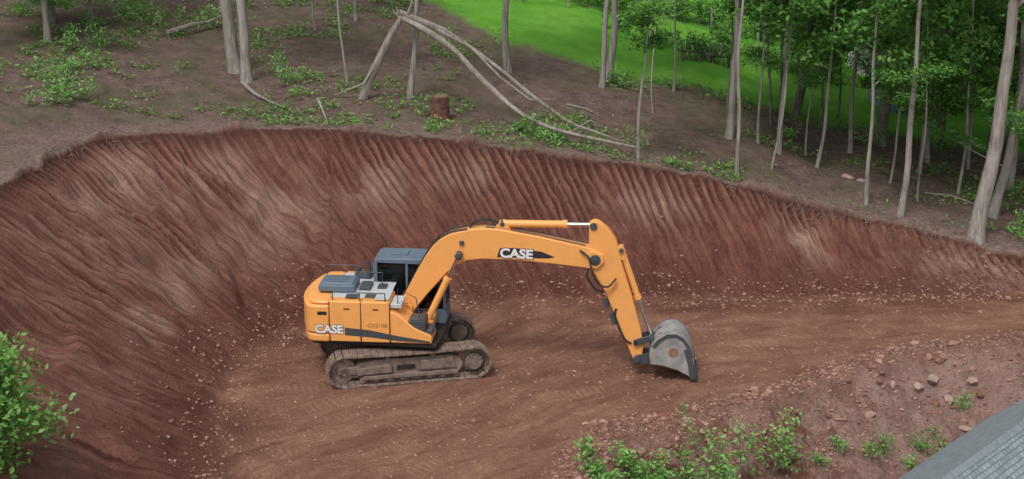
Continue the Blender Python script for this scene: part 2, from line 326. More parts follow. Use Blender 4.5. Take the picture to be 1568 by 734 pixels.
def f(b):
    b.prism([(-1.775,1.17),(-1.775,2.33),(-.92,2.33),(-.92,1.17)],-1.385,-.3);b.prism([(-.905,1.17),(-.905,2.33),(-.17,2.33),(-.12,2.27),(-.12,1.17)],-1.385,-.3)
prt("side_doors",f,ORG,S,.028)
def f(b): b.prism([(-.105,1.17),(-.105,2.1),(.12,1.98),(.55,1.62),(.98,1.42),(1.03,1.36),(1.03,1.17)],-1.375,-.45)
prt("tank_cover",f,ORG,S,.03)
prt("left_side_body",lambda b:b.prism([(-1.775,1.17),(-1.775,2.3),(-.85,2.3),(-.85,1.17)],.3,1.38),ORG,S,.03)
def f(b):
    b.box((-.98,0,2.345),(1.6,2.1,.03));b.box((-.35,-.85,2.37),(.4,.8,.03));b.box((.05,-.9,2.2),(.3,.75,.12))
prt("engine_deck",f,LGREY,S,.012)
def f(b):
    b.box((-1.7,-.28,2.46),(1.02,.82,.2));b.box((-1.7,-.28,2.58),(.92,.72,.07))
prt("engine_hood",f,SLATE,S,.05)
def f(b):
    for i in range(4): b.box((-1.7,-.55+i*.18,2.622),(.6,.02,.012))
    b.box((-1.2,.75,2.40),(.5,.5,.08));b.box((-.95,-.2,2.40),(.3,.6,.1));b.box((-.5,-.15,2.38),(.25,.35,.06));b.box((-.6,-.95,2.372),(.5,.25,.02));b.box((-1.2,-1.0,2.372),(.35,.3,.02))
prt("deck_grilles",f,DGREY,S,.01)
def f(b):
    b.tube([(-1.0,.55,2.3),(-1.0,.55,2.75),(-1.08,.55,2.88)],.06,12);b.tube([(-1.4,1.0,2.3),(-1.4,1.0,2.55)],.09,14)
prt("exhaust_pipe",f,DGREY,S,0,True)
def f(b):
    for a in(-1.7,-.95,-.25): b.tube([(a,-1.28,2.33),(a,-1.28,2.56)],.016,6)
    b.tube([(-1.7,-1.28,2.56),(-.25,-1.28,2.56)],.016,6)
    b.tube([(.1,-1.25,2.1),(.1,-1.25,2.72),(.6,-1.25,2.45),(.75,-1.25,1.6)],.016,6)
    b.tube([(-.55,.1,2.35),(-.55,.1,2.7),(-1.2,.1,2.7),(-1.2,.1,2.35)],.016,6);b.tube([(-2.3,1.0,2.3),(-2.3,1.0,2.6),(-1.4,1.0,2.6),(-1.4,1.0,2.3)],.016,6)
prt("handrails",f,DGREY,S,0,True)
def f(b):
    b.box((.62,-1.02,1.66),(.46,.62,.30));b.box((.62,-1.02,1.83),(.40,.54,.02));b.box((.95,-1.0,1.47),(.2,.6,.12))
prt("tool_box",f,DGREY,S,.02)
def f(b):
    for x in(-1.783,-.912,-.112): b.box((x,-1.384,1.75),(.012,.012,1.14))
    b.box((-.5,-1.386,2.12),(.16,.008,.04));b.box((-1.3,-1.386,2.12),(.16,.008,.04))
prt("panel_seams",f,BLACK,S)
def f(b): b.prism([(-1.36,1.36),(-1.36,1.58),(-.7,1.53),(.1,1.38),(.98,1.25),(.98,1.20),(.1,1.24),(-.7,1.32)],-1.389,-1.386)
prt("swoosh_decal",f,DGREY,S)
def text(name,body,size,loc,mat,mtx=S,off=.006,sx=1.0,ry=0):
    c=bpy.data.curves.new(name,'FONT');c.body=body;c.size=size;c.extrude=.003;c.offset=off
    o=bpy.data.objects.new(name,c);COL.objects.link(o);o.parent=EX;c.materials.append(mat)
    o.matrix_local=mtx@Matrix.Translation(loc)@Matrix.Rotation(ry,4,'Y')@Matrix.Rotation(math.pi/2,4,'X')@Matrix.Diagonal((sx,1,1,1))
text("side_lettering_outline","CASE",.32,(-2.19,-1.394,1.42),BLACK,off=.026,sx=1.05)
text("side_lettering","CASE",.32,(-2.19,-1.40,1.42),WHITE,off=.014,sx=1.05)
text("model_lettering","CX210B",.14,(-.74,-1.39,1.62),FADE,off=.001,sx=1.15)
prt("warning_label",lambda b:b.box((-1.98,-1.392,1.98),(.26,.004,.1)),BLACK,S)
cy0,cy1=.28,1.3
def f(b):
    b.prism([(-.83,1.17),(-.83,1.95),(.0,1.95),(.35,1.6),(1.15,1.6),(1.22,1.5),(1.22,1.17)],cy0,cy1)
    b.prism([(-.83,2.93),(-.80,3.02),(-.70,3.06),(.62,3.06),(.78,3.0),(.82,2.9)],cy0-.01,cy1+.01)
    for y in(cy0,cy1-.07):
        b.prism([(-.83,1.95),(-.83,2.93),(-.72,2.93),(-.72,1.95)],y,y+.07)
        b.prism([(.08,1.9),(.08,2.93),(.15,2.93),(.15,1.9)],y,y+.07)
        b.prism([(1.13,1.6),(1.13,2.1),(.73,2.93),(.81,2.93),(1.21,2.1),(1.21,1.6)],y,y+.07)
    b.box((-.8,(cy0+cy1)/2,2.02),(.06,.9,.14));b.box((-.8,(cy0+cy1)/2,2.86),(.06,.9,.14))
prt("cab",f,SLATE,S,.02)
def f(b):
    b.prism([(-.72,1.95),(-.72,2.93),(.08,2.93),(.08,1.95)],cy0+.02,cy0+.03);b.prism([(.15,1.75),(.15,2.93),(.73,2.93),(1.13,2.1),(1.13,1.6),(.36,1.6)],cy0+.02,cy0+.03)
    b.prism([(-.72,1.95),(-.72,2.93),(.08,2.93),(.08,1.95)],cy1-.03,cy1-.02);b.prism([(.15,1.75),(.15,2.93),(.73,2.93),(1.13,2.1),(1.13,1.6),(.36,1.6)],cy1-.03,cy1-.02)
    b.prism([(1.17,1.6),(1.17,2.1),(.77,2.93),(.78,2.93),(1.18,2.1),(1.18,1.6)],cy0+.07,cy1-.07);b.box((-.8,(cy0+cy1)/2,2.44),(.01,.88,.7))
prt("cab_glass",f,GLASS,S)
def f(b): 
    b.box((-.2,.8,2.0),(.5,.5,.16));b.box((-.45,.8,2.35),(.13,.46,.62));b.box((-.47,.8,2.72),(.1,.28,.16));b.box((.75,.8,2.0),(.12,.5,.5));b.box((.1,1.1,2.15),(.4,.1,.12));b.box((.1,.5,2.15),(.4,.1,.12));b.box((-.2,.8,1.75),(.3,.3,.35))
    for y in(.5,1.1): b.tube([(.25,y,2.2),(.3,y,2.42)],.02,8)
prt("cab_seat",f,SEAT,S,.03)
def f(b): b.box((-.12,.36,2.35),(.16,.01,.30));b.box((-.36,.37,2.1),(.22,.01,.14))
prt("cab_notices",f,PAPER,S)
prt("roof_hatch",lambda b:b.box((-.15,.85,3.075),(.5,.42,.03)),SLATE,S,.01)
def f(b):
    b.tube([(.86,.33,2.7),(1.0,.15,2.75),(1.02,.1,2.6)],.014,6);b.box((1.03,.08,2.48),(.04,.14,.28));b.tube([(-.7,1.2,3.05),(-.72,1.2,3.6)],.008,5)
prt("mirror",f,BLACK,S)
BY=-.06
def f(b):
    b.prism([(-.02,1.86),(.02,2.02),(.45,2.86),(.70,3.30),(.93,3.62),(1.15,3.84),(1.42,3.99),(1.97,4.13),(2.4,4.17),(2.8,4.15),(3.9,3.97),(5.28,3.68),(5.52,3.55),(5.6,3.36),(5.5,3.18),(5.3,3.10),(4.3,3.20),(3.2,3.29),(2.3,3.29),(1.9,3.24),(1.6,3.10),(1.32,2.86),(.75,2.2),(.34,1.66),(.18,1.58),(.02,1.66)],BY-.2,BY+.2)
prt("boom",f,ORG,S,.025)
def f(b):
    cylY(b,.16,1.82,.13,BY-.3,BY+.3);cylY(b,1.68,3.42,.10,BY-.45,BY+.45);cylY(b,5.42,3.36,.15,BY-.26,BY+.26);cylY(b,2.86,4.28,.07,BY-.14,BY+.14)
    for x,z in((5.42,3.36),(1.68,3.42)): cylY(b,x,z,.06,BY-.5 if x<2 else BY-.3,BY+.5 if x<2 else BY+.3,12)
prt("boom_pins",f,DGREY,S,.01)
def f(b):
    for y in(-.13,.09): b.prism([(2.6,4.1),(2.78,4.34),(2.94,4.34),(3.15,4.06)],BY+y,BY+y+.04)
    b.box((.1,BY-.3,1.65),(.5,.06,.6));b.box((.1,BY+.3,1.65),(.5,.06,.6));b.box((.75,BY,1.4),(.4,1.0,.25))
prt("boom_brackets",f,ORG,S,.012)
def cyl2(nm,a,b_,y,r,rr,fr):
    a=Vector((a[0],y,a[1]));c=Vector((b_[0],y,b_[1]));m=a.lerp(c,fr);d=(c-a).normalized()
    prt(nm+"_barrel",lambda q:(q.tube([a,m],r,20),q.tube([m-d*.1,m+d*.02],r*1.18,20),q.tube([a,a+d*.08],r*1.1,20)),ORG,S,0,True)
    prt(nm+"_rod",lambda q:q.tube([m,c],rr,16),CHR,S,0,True)
cyl2("boom_cylinder",(.78,1.5),(1.68,3.42),BY-.36,.095,.055,.66);cyl2("boom_cylinder",(.78,1.5),(1.68,3.42),BY+.36,.095,.055,.66)
cyl2("arm_cylinder",(2.88,4.27),(5.36,4.30),BY,.105,.06,.70)
cyl2("bucket_cylinder",(6.13,3.62),(7.0,1.12),BY,.085,.05,.56)
def f(b):
    b.prism([(5.24,4.36),(5.36,4.44),(5.50,4.42),(5.78,4.2),(5.98,3.92),(6.12,3.35),(6.42,2.4),(6.72,1.3),(6.80,.85),(6.76,.5),(6.66,.38),(6.54,.40),(6.46,.6),(6.1,1.5),(5.72,2.4),(5.36,3.02),(5.22,3.3),(5.24,3.7)],BY-.15,BY+.15)
prt("arm",f,ORG,S,.022)
def f(b):
    for y in(-.2,.17): b.prism([(5.2,3.12),(5.15,3.5),(5.3,3.62),(5.62,3.5),(5.66,3.3),(5.5,3.12)],BY+y-.03,BY+y+.06)
    for y in(-.1,.07): b.prism([(5.98,3.4),(6.02,3.72),(6.17,3.74),(6.26,3.3)],BY+y,BY+y+.03)
prt("arm_brackets",f,ORG,S,.01)
def f(b):
    cylY(b,5.36,4.3,.1,BY-.2,BY+.2);cylY(b,6.13,3.62,.06,BY-.18,BY+.18,12);cylY(b,6.62,.5,.1,BY-.3,BY+.3);cylY(b,7.0,1.12,.075,BY-.28,BY+.28);cylY(b,6.58,.98,.07,BY-.24,BY+.24);cylY(b,7.08,.78,.08,BY-.3,BY+.3)
    for y in(-.24,.19):
        b.prism([(6.52,.9),(6.52,1.06),(6.98,1.22),(7.06,1.08),(6.64,.9)],BY+y,BY+y+.05);b.prism([(6.93,1.14),(7.07,1.14),(7.16,.78),(7.0,.74)],BY+y+.05*(1 if y<0 else -1),BY+y+.05*(1 if y<0 else -1)+.05)
prt("bucket_linkage",f,DGREY,S,.012)
BW=.58
SH=[(7.0,.50),(6.96,.78),(7.02,1.02),(7.18,1.24),(7.42,1.40),(7.68,1.42),(7.9,1.30),(8.07,1.05),(8.17,.72),(8.22,.38),(8.24,.14)]
IN=[(x+(7.6-x)*.055,z+(.7-z)*.06) for x,z in SH]
def f(b):
    b.prism(SH+IN[::-1],BY-BW,BY+BW)
    side=SH+[(8.16,.12),(7.75,.34),(7.35,.46)]
    for y in(-BW-.005,BW-.03): b.prism([(x+(7.6-x)*.02,z+(.7-z)*.02) for x,z in side],BY+y,BY+y+.035)
prt("bucket",f,STEEL,S,.008)
def f(b):
    for y in(-BW-.03,BW+.005):
        b.prism([(8.26,.10),(8.10,.10),(8.02,.55),(7.9,.95),(8.0,1.0),(8.14,.7),(8.24,.4)],BY+y,BY+y+.025)
        ring=SH[2:9];rin=[(x+(7.6-x)*.16,z+(.7-z)*.16) for x,z in ring];b.prism(ring+rin[::-1],BY+y+.004,BY+y+.02)
    for y in(-.26,.2): b.prism([(6.5,.5),(6.55,.38),(6.72,.36),(7.1,.45),(7.5,1.3),(7.25,1.32),(7.02,1.05),(7.1,.92),(6.95,.7),(6.6,.62)],BY+y,BY+y+.05)
    for i in range(5):
        y=BY-BW+.09+i*(2*BW-.18)/4;b.prism([(8.17,.26),(8.30,.24),(8.29,-.06),(8.25,-.08),(8.18,.08)],y-.045,y+.045)
prt("bucket_wear_parts",f,DGREY,S,.008)
prt("bucket_rust_patch",lambda b:b.tube([(7.62,BY-BW-.009,.86),(7.62,BY-BW-.006,.86)],.14,20),RUST,S)
def f(b): b.prism([(2.72,3.36),(2.80,3.62),(3.2,3.64),(3.95,3.55),(4.32,3.40),(4.1,3.36)],BY-.205,BY-.202)
prt("boom_decal",f,BLACK,S)
text("boom_lettering_outline","CASE",.36,(2.80,BY-.2085,3.37),BLACK,off=.03,sx=1.08,ry=math.radians(1.5))
text("boom_lettering","CASE",.36,(2.80,BY-.214,3.37),WHITE,off=.014,sx=1.08,ry=math.radians(1.5))
def f(b):
    def hose(P,r=.02): b.tube(catmull([P[0]]+P+[P[-1]],4)[3:-3],r,7)
    for k in(0,.07,.14):
        y=BY-.24+k*.3
        hose([(5.0,y,3.62),(5.25,y-.1,3.45),(5.33,y-.12,3.1),(5.52,y-.1,2.72),(5.78,y-.08,2.62),(6.0,y-.04,2.85)],.022)
        hose([(1.95,BY-.05+k,4.13),(2.15,BY-.05+k,4.34),(2.45,BY-.05+k,4.38),(2.75,BY-.05+k,4.28)],.022)
    for k in(-.18,-.12,.12,.18): hose([(1.9,BY+k,4.13),(1.4,BY+k,4.02),(.95,BY+k,3.68),(.6,BY+k,3.12),(.1,BY+k,2.2),(-.2,BY+k,1.9)],.018)
    hose([(5.3,BY-.18,3.2),(5.2,BY-.24,2.9),(5.45,BY-.2,2.5),(5.65,BY-.18,2.45)],.03)
    hose([(6.45,BY-.17,.95),(6.25,BY-.2,1.1),(6.0,BY-.18,1.7),(6.02,BY-.16,1.95)],.03)
prt("hydraulic_hoses",f,BLACK,S,0,True)
def f(b):
    for k in(-.12,.12): b.tube([(2.4,BY+k,4.2),(2.8,BY+k,4.18),(3.9,BY+k,4.0),(5.15,BY+k,3.74)],.016,6)
    b.box((5.75,BY-.02,2.05),(.12,.2,.22),Matrix.Rotation(math.radians(-20),4,'Y'));b.box((5.93,BY-.02,1.6),(.12,.2,.3),Matrix.Rotation(math.radians(-20),4,'Y'))
prt("boom_pipes",f,DGREY,S)
prt("work_light",lambda b:b.box((1.75,BY-.23,3.75),(.12,.06,.12)),DGREY,S,.01)
# ------------------------------------------------------------------ vegetation
def leafmat(name,c1,c2,c3):
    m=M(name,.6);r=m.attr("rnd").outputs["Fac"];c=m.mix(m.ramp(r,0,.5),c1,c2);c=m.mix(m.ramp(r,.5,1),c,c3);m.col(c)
    t=m.n("ShaderNodeBsdfTranslucent");m.t.links.new(c,t.inputs[0]);x=m.n("ShaderNodeMixShader");x.inputs[0].default_value=.35
    m.t.links.new(m.b.outputs[0],x.inputs[1]);m.t.links.new(t.outputs[0],x.inputs[2]);m.t.links.new(x.outputs[0],m.t.nodes["Material Output"].inputs[0]);m.b.inputs["Specular IOR Level"].default_value=.3;return m.m
LF=leafmat("forest_leaves",(.045,.12,.025),(.10,.26,.045),(.20,.42,.09));LF2=leafmat("bright_leaves",(.08,.21,.035),(.19,.40,.085),(.36,.58,.21));LF3=leafmat("dark_leaves",(.022,.065,.018),(.055,.145,.032),(.11,.25,.055));LF4=leafmat("weed_leaves",(.07,.16,.03),(.16,.33,.065),(.29,.48,.15))
def leaves(name,C,size,mat,rnd=None,parent=None,upb=.6):
    C=np.asarray(C,float);n=len(C);nm=R.randn(n,3);nm[:,2]=np.abs(nm[:,2])+upb;nm/=np.linalg.norm(nm,axis=1)[:,None]
    u=np.cross(nm,R.randn(n,3));u/=np.linalg.norm(u,axis=1)[:,None];v=np.cross(nm,u)
    s=(size*(.6+.8*R.rand(n)))[:,None]
    V=np.stack([C-u*s*.5,C-v*s*.3+nm*s*.06,C+u*s*.55,C+v*s*.3+nm*s*.06],1).reshape(-1,3)
    me=npmesh(name,V,np.arange(4*n).reshape(n,4),False)
    if rnd is None: rnd=R.rand(n)
    fattr(me,"rnd",np.repeat(np.clip(rnd,0,1),4));return addob(name,me,mat,parent)
def clusters(cent,rad,k,flat=.6):
    cent=np.asarray(cent,float);n=len(cent);rad=np.broadcast_to(np.asarray(rad,float),(n,))
    P=R.randn(n,k,3)*rad[:,None,None]*.5;P[:,:,2]*=flat;C=cent[:,None]+P
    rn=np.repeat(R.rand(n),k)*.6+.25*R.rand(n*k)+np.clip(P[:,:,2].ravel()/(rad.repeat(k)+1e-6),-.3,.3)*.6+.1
    return C.reshape(-1,3),rn
def barkm(name,a,b):
    m=M(name,.9);k=m.noise(1,4,m.map(m.tc,(9,9,1.3)),.7);m.col(m.mix(m.ramp(m.noise(1.2,2),.4,.65,0,.5),m.mix(m.ramp(k,.35,.68),a,b),(.38,.36,.32)));m.bump(k,.03);return m.m
BARK=barkm("grey_bark",(.15,.13,.115),(.38,.35,.31));BARKD=barkm("dark_bark",(.07,.06,.05),(.19,.165,.14));DEAD=barkm("dead_wood",(.12,.10,.085),(.35,.30,.255))
def tree(name,x,y,r,H,base,cr,lean=(0,0),bark=BARK,leaf=LF,nl=9,k=60,ls=.2,low=0,lowr=2.2,lowz=(2.5,6),sd=0,lowk=62):
    rs=np.random.RandomState(int(abs(x*131+y*17))+sd);z0=Z(x,y)-.15;E=empty(name,(x,y,z0));b=MB()
    ph=rs.rand(4)*6;amp=.05+.10*rs.rand()
    def tp(t):
        zz=t*H;return Vector((lean[0]*zz+amp*math.sin(zz*.55+ph[0])-amp*math.sin(ph[0])+.03*math.sin(zz*1.7+ph[1]),lean[1]*zz+amp*math.sin(zz*.5+ph[2])-amp*math.sin(ph[2]),zz))
    N=18;b.tube([tp((i/N)**1.2) for i in range(N+1)],[r*(1.35 if i==0 else 1.08 if i==1 else 1)*(1-.8*(i/N)**1.2) for i in range(N+1)],10,True,.04)
    cent=[];
    def limb(t,L,rr,upk,az,nsub):
        p=tp(t);d=Vector((math.cos(az),math.sin(az),upk)).normalized();pts=[p]
        for i in range(4): pts.append(pts[-1]+d*L/4);d=(d+Vector((rs.randn()*.16,rs.randn()*.16,rs.randn()*.10+.02))).normalized()
        b.tube(pts,[rr,rr*.75,rr*.5,rr*.3,rr*.12],6,False)
        for j in range(nsub):
            i=rs.randint(1,5);q=pts[i];d2=Vector((rs.randn(),rs.randn(),rs.randn()*.45+.15)).normalized();e=q+d2*L*(.2+.25*rs.rand())
            b.tube([q,q.lerp(e,.5)+Vector((0,0,.05)),e],[rr*.3,rr*.2,rr*.06],4,False);cent.append(e);cent.append(q.lerp(e,.6))
        cent.append(pts[-1])
    for i in range(nl): limb(base/H+(1-base/H)*(i+.5*rs.rand())/nl*.95,cr*(1.05-.6*i/nl)*(.7+.5*rs.rand()),r*.35*(1-.6*i/nl),.45+.4*rs.rand(),i*2.4+rs.rand(),5)
    b.obj("trunk",bark,E,None,0,True)
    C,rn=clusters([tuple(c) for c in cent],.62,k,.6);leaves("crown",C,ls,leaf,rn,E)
    if low:
        cent.clear();b=MB()
        for i in range(low): limb((lowz[0]+(lowz[1]-lowz[0])*rs.rand())/H,lowr*(.5+.6*rs.rand()),r*.16,.15+.3*rs.rand(),rs.rand()*6.28,4)
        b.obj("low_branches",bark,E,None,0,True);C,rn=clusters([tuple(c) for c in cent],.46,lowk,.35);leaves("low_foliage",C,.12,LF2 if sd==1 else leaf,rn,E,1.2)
    return E
TR=[(-10.05,14.7,.24,(-.045,0),0),(-9.42,13.4,.19,(-.01,0),0),(-3.61,12.9,.12,(.11,.02),0),(-.18,18,.15,(0,0),0),(3.41,17.2,.12,(0,0),0),(3.77,18.5,.15,(.03,0),0),(4.14,8.6,.06,(.03,0),4),
(7.76,13.2,.14,(0,0),0),(7.64,9.7,.075,(.02,0),0),(8.86,13.4,.05,(.05,0),3),(9.58,13.1,.10,(.07,0),0),(11.24,19.3,.19,(.1,0),8),(10.91,12.8,.07,(.1,0),5),(10.67,13.9,.04,(.12,0),2),(12.57,15.2,.09,(.07,0),7),
(11.92,9.2,.075,(.01,0),0),(12.95,8.5,.12,(.035,0),3),(14.9,14,.08,(0,0),9),(15.7,16,.11,(.06,.02),10),(15.1,7.2,.26,(.07,0),0),(16.6,10.3,.17,(.09,0),7),(18,13.3,.14,(.05,0),10),(14.2,17.3,.22,(.04,0),10),
(-6.0,14.3,.05,(-.1,0),0),(-6.6,24,.07,(0,0),0),(-15.5,25.5,.12,(0,0),4),(-18,19,.2,(.03,0),8),(19.5,18,.2,(0,0),10),(22,12,.22,(0,0),8),(17.5,21,.16,(0,0),9),(-20,12,.2,(0,0),3),(-13,33,.2,(0,0),0),
(8.3,17.5,.05,(.04,0),2),(9.9,16.8,.06,(-.03,0),4),(13.4,12.2,.045,(.09,0),3),(14.0,10.4,.04,(-.05,0),0),(16.0,12.5,.06,(.02,0),5),(17.2,15.5,.07,(-.04,0),7),(6.3,18.6,.05,(.03,0),2),(12.1,17.9,.06,(.02,0),6),(-12.2,24,.06,(.05,0),0),(-8,22,.045,(-.06,0),0),(19.2,14.8,.07,(.06,0),7),
(-17.2,16,.14,(0,0),9),(-16.2,18.5,.08,(.03,0),8),(11.0,21.5,.07,(.04,0),6),(5.2,15,.04,(-.04,0),0),(9.0,10.9,.04,(.08,0),0),(13,19.5,.05,(-.03,0),5),(16.8,18.2,.08,(.02,0),10),(20.5,16,.1,(-.03,0),10),(18.3,16.8,.09,(0,0),10)]
for i,(x,y,r,ln,low) in enumerate(TR):
    H=7+38*r+2*random.random();H=min(H,16);thin=r<.09
    tree("forest_tree",x,y,r,H,(3.5 if thin and x>8 else 6.8)+1.2*random.random(),1.3 if thin else 3.2,ln,BARKD if(y>16.5 and x>8) else BARK,LF,6 if thin else 9,32,.2,low,2.6 if low>5 else 1.4,(1.9,6.3) if x>0 else (.8,3.0),1 if i%2 or x<-14 else 0)
rs=np.random.RandomState(5)
for (x,y,hh) in [(12.5,26,5),(16.5,28.5,6),(19.5,23.5,6),(22.5,19,5),(24,25,7),(14,32,6),(20,30,8),(17.8,25,5)]:
    tree("understorey_tree",x,y,.07,hh,1.6,2.2,(0,0),BARKD,LF3 if x>19 else LF,9,60,.2)
b=MB();cent=[]
for i in range(75):
    x=-60+i*2.1+rs.randn();y=(60 if x<5 else 46)+rs.rand()*14;z0=Z(x,y);hh=10+5*rs.rand();b.tube([(x,y,z0-.3),(x+.2,y,z0+hh*.5),(x+rs.randn()*.5,y,z0+hh)],[.25,.18,.05],6,False)
    for j in range(26): 
        q=rs.rand();cent.append((x+rs.randn()*1.9,y+rs.randn()*1.5,z0+.6+hh*q))
E=empty("distant_tree_line");b.obj("trunks",BARKD,E);C,rn=clusters(cent,1.5,45,.8);leaves("foliage",C,.46,LF3,rn,E)
def plants(name,spots,mat,ls=.1,dens=60):
    E=empty(name);b=MB();cent=[];rad=[]
    for (x,y,w,hh) in spots:
        ns=max(3,int(9*w))
        for i in range(ns):
            px=x+rs.randn()*w*.4;py=y+rs.randn()*w*.4;pz=Z(px,py);q=hh*(.5+.6*rs.rand());tx=px+rs.randn()*.22*hh;ty=py+rs.randn()*.22*hh
            b.tube([(px,py,pz-.05),((px+tx)/2,(py+ty)/2,pz+q*.55),(tx,ty,pz+q)],[.012,.009,.004],4,False)
            for t in(.35,.55,.75,.95): cent.append((px+(tx-px)*t+rs.randn()*.08,py+(ty-py)*t+rs.randn()*.08,pz+q*t));rad.append(.16+.16*hh*.5)
    b.obj("stems",BARKD,E);C,rn=clusters(cent,rad,int(dens/4),.6);leaves("foliage",C,ls,mat,rn,E)
plants("bank_shrub",[(3.0,-7.0,.8,.7),(3.6,-6.6,.9,.8),(2.2,-7.8,.8,.7),(4.5,-6.5,.7,1.1),(5.3,-6.2,.4,2.2),(5.7,-5.9,.4,1.7),(4.0,-7.4,1.0,.9),(6.7,-5.0,.35,2.2),(7.1,-4.9,.25,1.9),(5.0,-7.0,.7,1.2)],LF2,.115,72)
plants("bank_weed",[(9.6,-3.4,.35,.45),(9.9,-3.2,.3,.5),(11.2,-2.6,.4,.5),(11.6,-2.4,.3,.4),(8.6,-3.7,.25,.25),(10.7,-3.4,.25,.3),(12.9,-2.2,.3,.3),(12.1,-3,.25,.3),(12.6,-1.0,.25,.3),(8.0,-4.4,.2,.25)],LF2,.08,50)
W=[(1.0,9.9,.9,.7),(1.6,9.6,.6,.6),(.4,10.4,.5,.5),(4.4,9.5,.4,1.3),(-8.4,14,.5,.9),(-8.0,13.4,.3,.6),(4,18,.3,.6),(10.2,16,.5,.4),(-2.6,9.7,.5,.35),(5.6,8.8,.5,.4),
(-14.3,8.6,.8,.8),(-14.8,7.8,.8,.7),(-15.4,9.8,.9,1.0),(-15,12,.9,.6),(-16,15,1,.9),(-14.5,19.5,1.2,1.1),(-12.5,21,.9,.8),(17.0,8.2,.8,.5),(18,8.4,.8,.6),(17.4,9.3,.7,.7),(19,10,1,1),(13.7,17,.8,.8),(16.5,17.5,1,1),(20,15,1.2,1.2),(18.5,12.5,.9,.8),(-5,27,1,.8)]
plants("undergrowth",W,LF2,.10,52)
gx=rs.uniform(-19,22,240000);gy=rs.uniform(8.4,30,240000);_,AA=terrain(gx,gy)
pm=sm(.02,.34,fb(gx,gy,2.4,201,3)+.42*np.exp(-((gx+15)/3.6)**2)+.38*np.exp(-(((gx-2)/7)**2+((gy-10)/2.2)**2))+.2*sm(15,20,gy)*sm(-4,2,gx)+.15*sm(17,22,gy)+.28*np.exp(-((gx-18)/3)**2)-.04)*sm(-.15,.3,fb(gx,gy,.5,211,2))
kp=AA['up']&(rs.rand(len(gx))<pm*.62)&(gy<np.interp(gx,LX,LY)+.5)&(AA['dr']>.2);gx=gx[kp];gy=gy[kp];gz=Zs(gx,gy)
leaves("ground_cover_weeds",np.stack([gx,gy,gz+.03+.24*rs.rand(len(gx))**2],1),.115,LF4,None,None,1.5)
gxs=[(x,31.5+rs.rand()*2,1.1,1.2+rs.rand()) for x in np.arange(-3,13,1.0)]+[(8.8,25.2,.9,1.1),(7.6,24.6,.8,1.0),(6.2,26,.9,.9),(9.8,27.5,1,1.5),(4.8,28,.8,.8)]
plants("garden_bushes",gxs,LF,.16,60)
tree("young_tree",-10.95,-12.6,.06,2.8,.3,1.15,(0,0),BARK,LF2,9,80,.14)
# ------------------------------------------------------------------ fallen tree, logs, stump
E=empty("fallen_tree");b=MB()
b.tube([(-5.3,12.5,4.9),(-4.9,12.5,5.9),(-4.3,12.5,7.1),(-3.8,12.5,7.95)],[.17,.14,.12,.10],9,True,.08)
b.tube(catmull([(-3.9,12.5,7.9),(-3.2,12.2,7.62),(-2.1,11.7,7.0),(-1.0,11,6.0),(.35,10,5.0),(1.9,9.4,4.5),(4.3,8.9,4.1)],3),list(np.interp(range(19),[0,4,12,18],[.10,.11,.08,.035])),9,True,.1)
b.tube(catmull([(-3.9,12.6,8.05),(-2.4,12.3,7.5),(-.54,11.5,6.35),(1.05,10.6,5.25),(2.2,9.9,4.65),(3.9,9.2,4.2)],3),list(np.interp(range(16),[0,5,15],[.10,.08,.022])),8,True,.1)
b.tube([(-2.6,12.3,7.5),(-1.4,11.6,7.0),(-.4,10.9,6.1),(.6,10.1,5.5),(1.5,9.7,5.6)],[.05,.045,.035,.025,.012],6,True)
b.tube([(-4.5,12.5,6.6),(-5.2,12.3,5.6),(-6.2,12.2,5.2)],[.05,.04,.025],6,True)
b.tube([(-3.6,12.5,8),(-3.4,12.5,8.6),(-3.0,12.4,8.5)],[.07,.045,.02],6,True)
b.tube([(1.9,9.4,4.5),(2.6,9.6,4.9),(3.2,9.5,4.6)],[.03,.02,.01],5,True)
for k in range(7): b.tube([(-3.9,12.5,7.85),(-3.95+.1*rs.randn(),12.5+.08*rs.randn(),8.15+.15*rs.rand())],[.04,.008],5)
b.obj("trunk_and_limbs",DEAD,E,None,0,True)
b=MB()
def log(P,r):
    P=[(x,y,Z(x,y)+dz) for x,y,dz in P];b.tube(P,[r*(1-.6*i/(len(P)-1)) for i in range(len(P))],7,True,.08)
log([(-13.3,18.5,.1),(-12.6,19.6,.35),(-12.1,20.5,.3),(-11.5,21.4,.5)],.11);log([(-9.4,12.2,.3),(-8.9,11.6,.12),(-8.3,10.9,.1),(-7.7,10.3,.06)],.07);log([(-6.6,10.6,.4),(-6.3,9.8,.2),(-6.1,9,.1)],.045)
log([(2,14,.05),(2.7,13.7,.1),(3.2,13.1,.05)],.035);log([(14.5,11.5,.05),(15.5,11.7,.12),(16.3,11.4,.05)],.045)
b.obj("fallen_branches",DEAD,None,None,0,True)
E=empty("tree_stump");z0=Z(-2.45,10.6);b=MB();b.tube([(-2.45,10.6,z0-.1),(-2.45,10.6,z0+.12),(-2.44,10.6,z0+.5),(-2.43,10.6,z0+.82)],[.42,.34,.31,.30],14,True,.07);b.obj("stump_bark",simple("stump_bark",(.06,.028,.02),(.19,.085,.06),8,.9,0,.04,12),E,None,0,True)
b=MB();b.tube([(-2.43,10.6,z0+.815),(-2.43,10.6,z0+.835)],.25,14);b.obj("cut_face",simple("cut_wood",(.16,.08,.05),(.24,.14,.09),9),E)
b=MB()
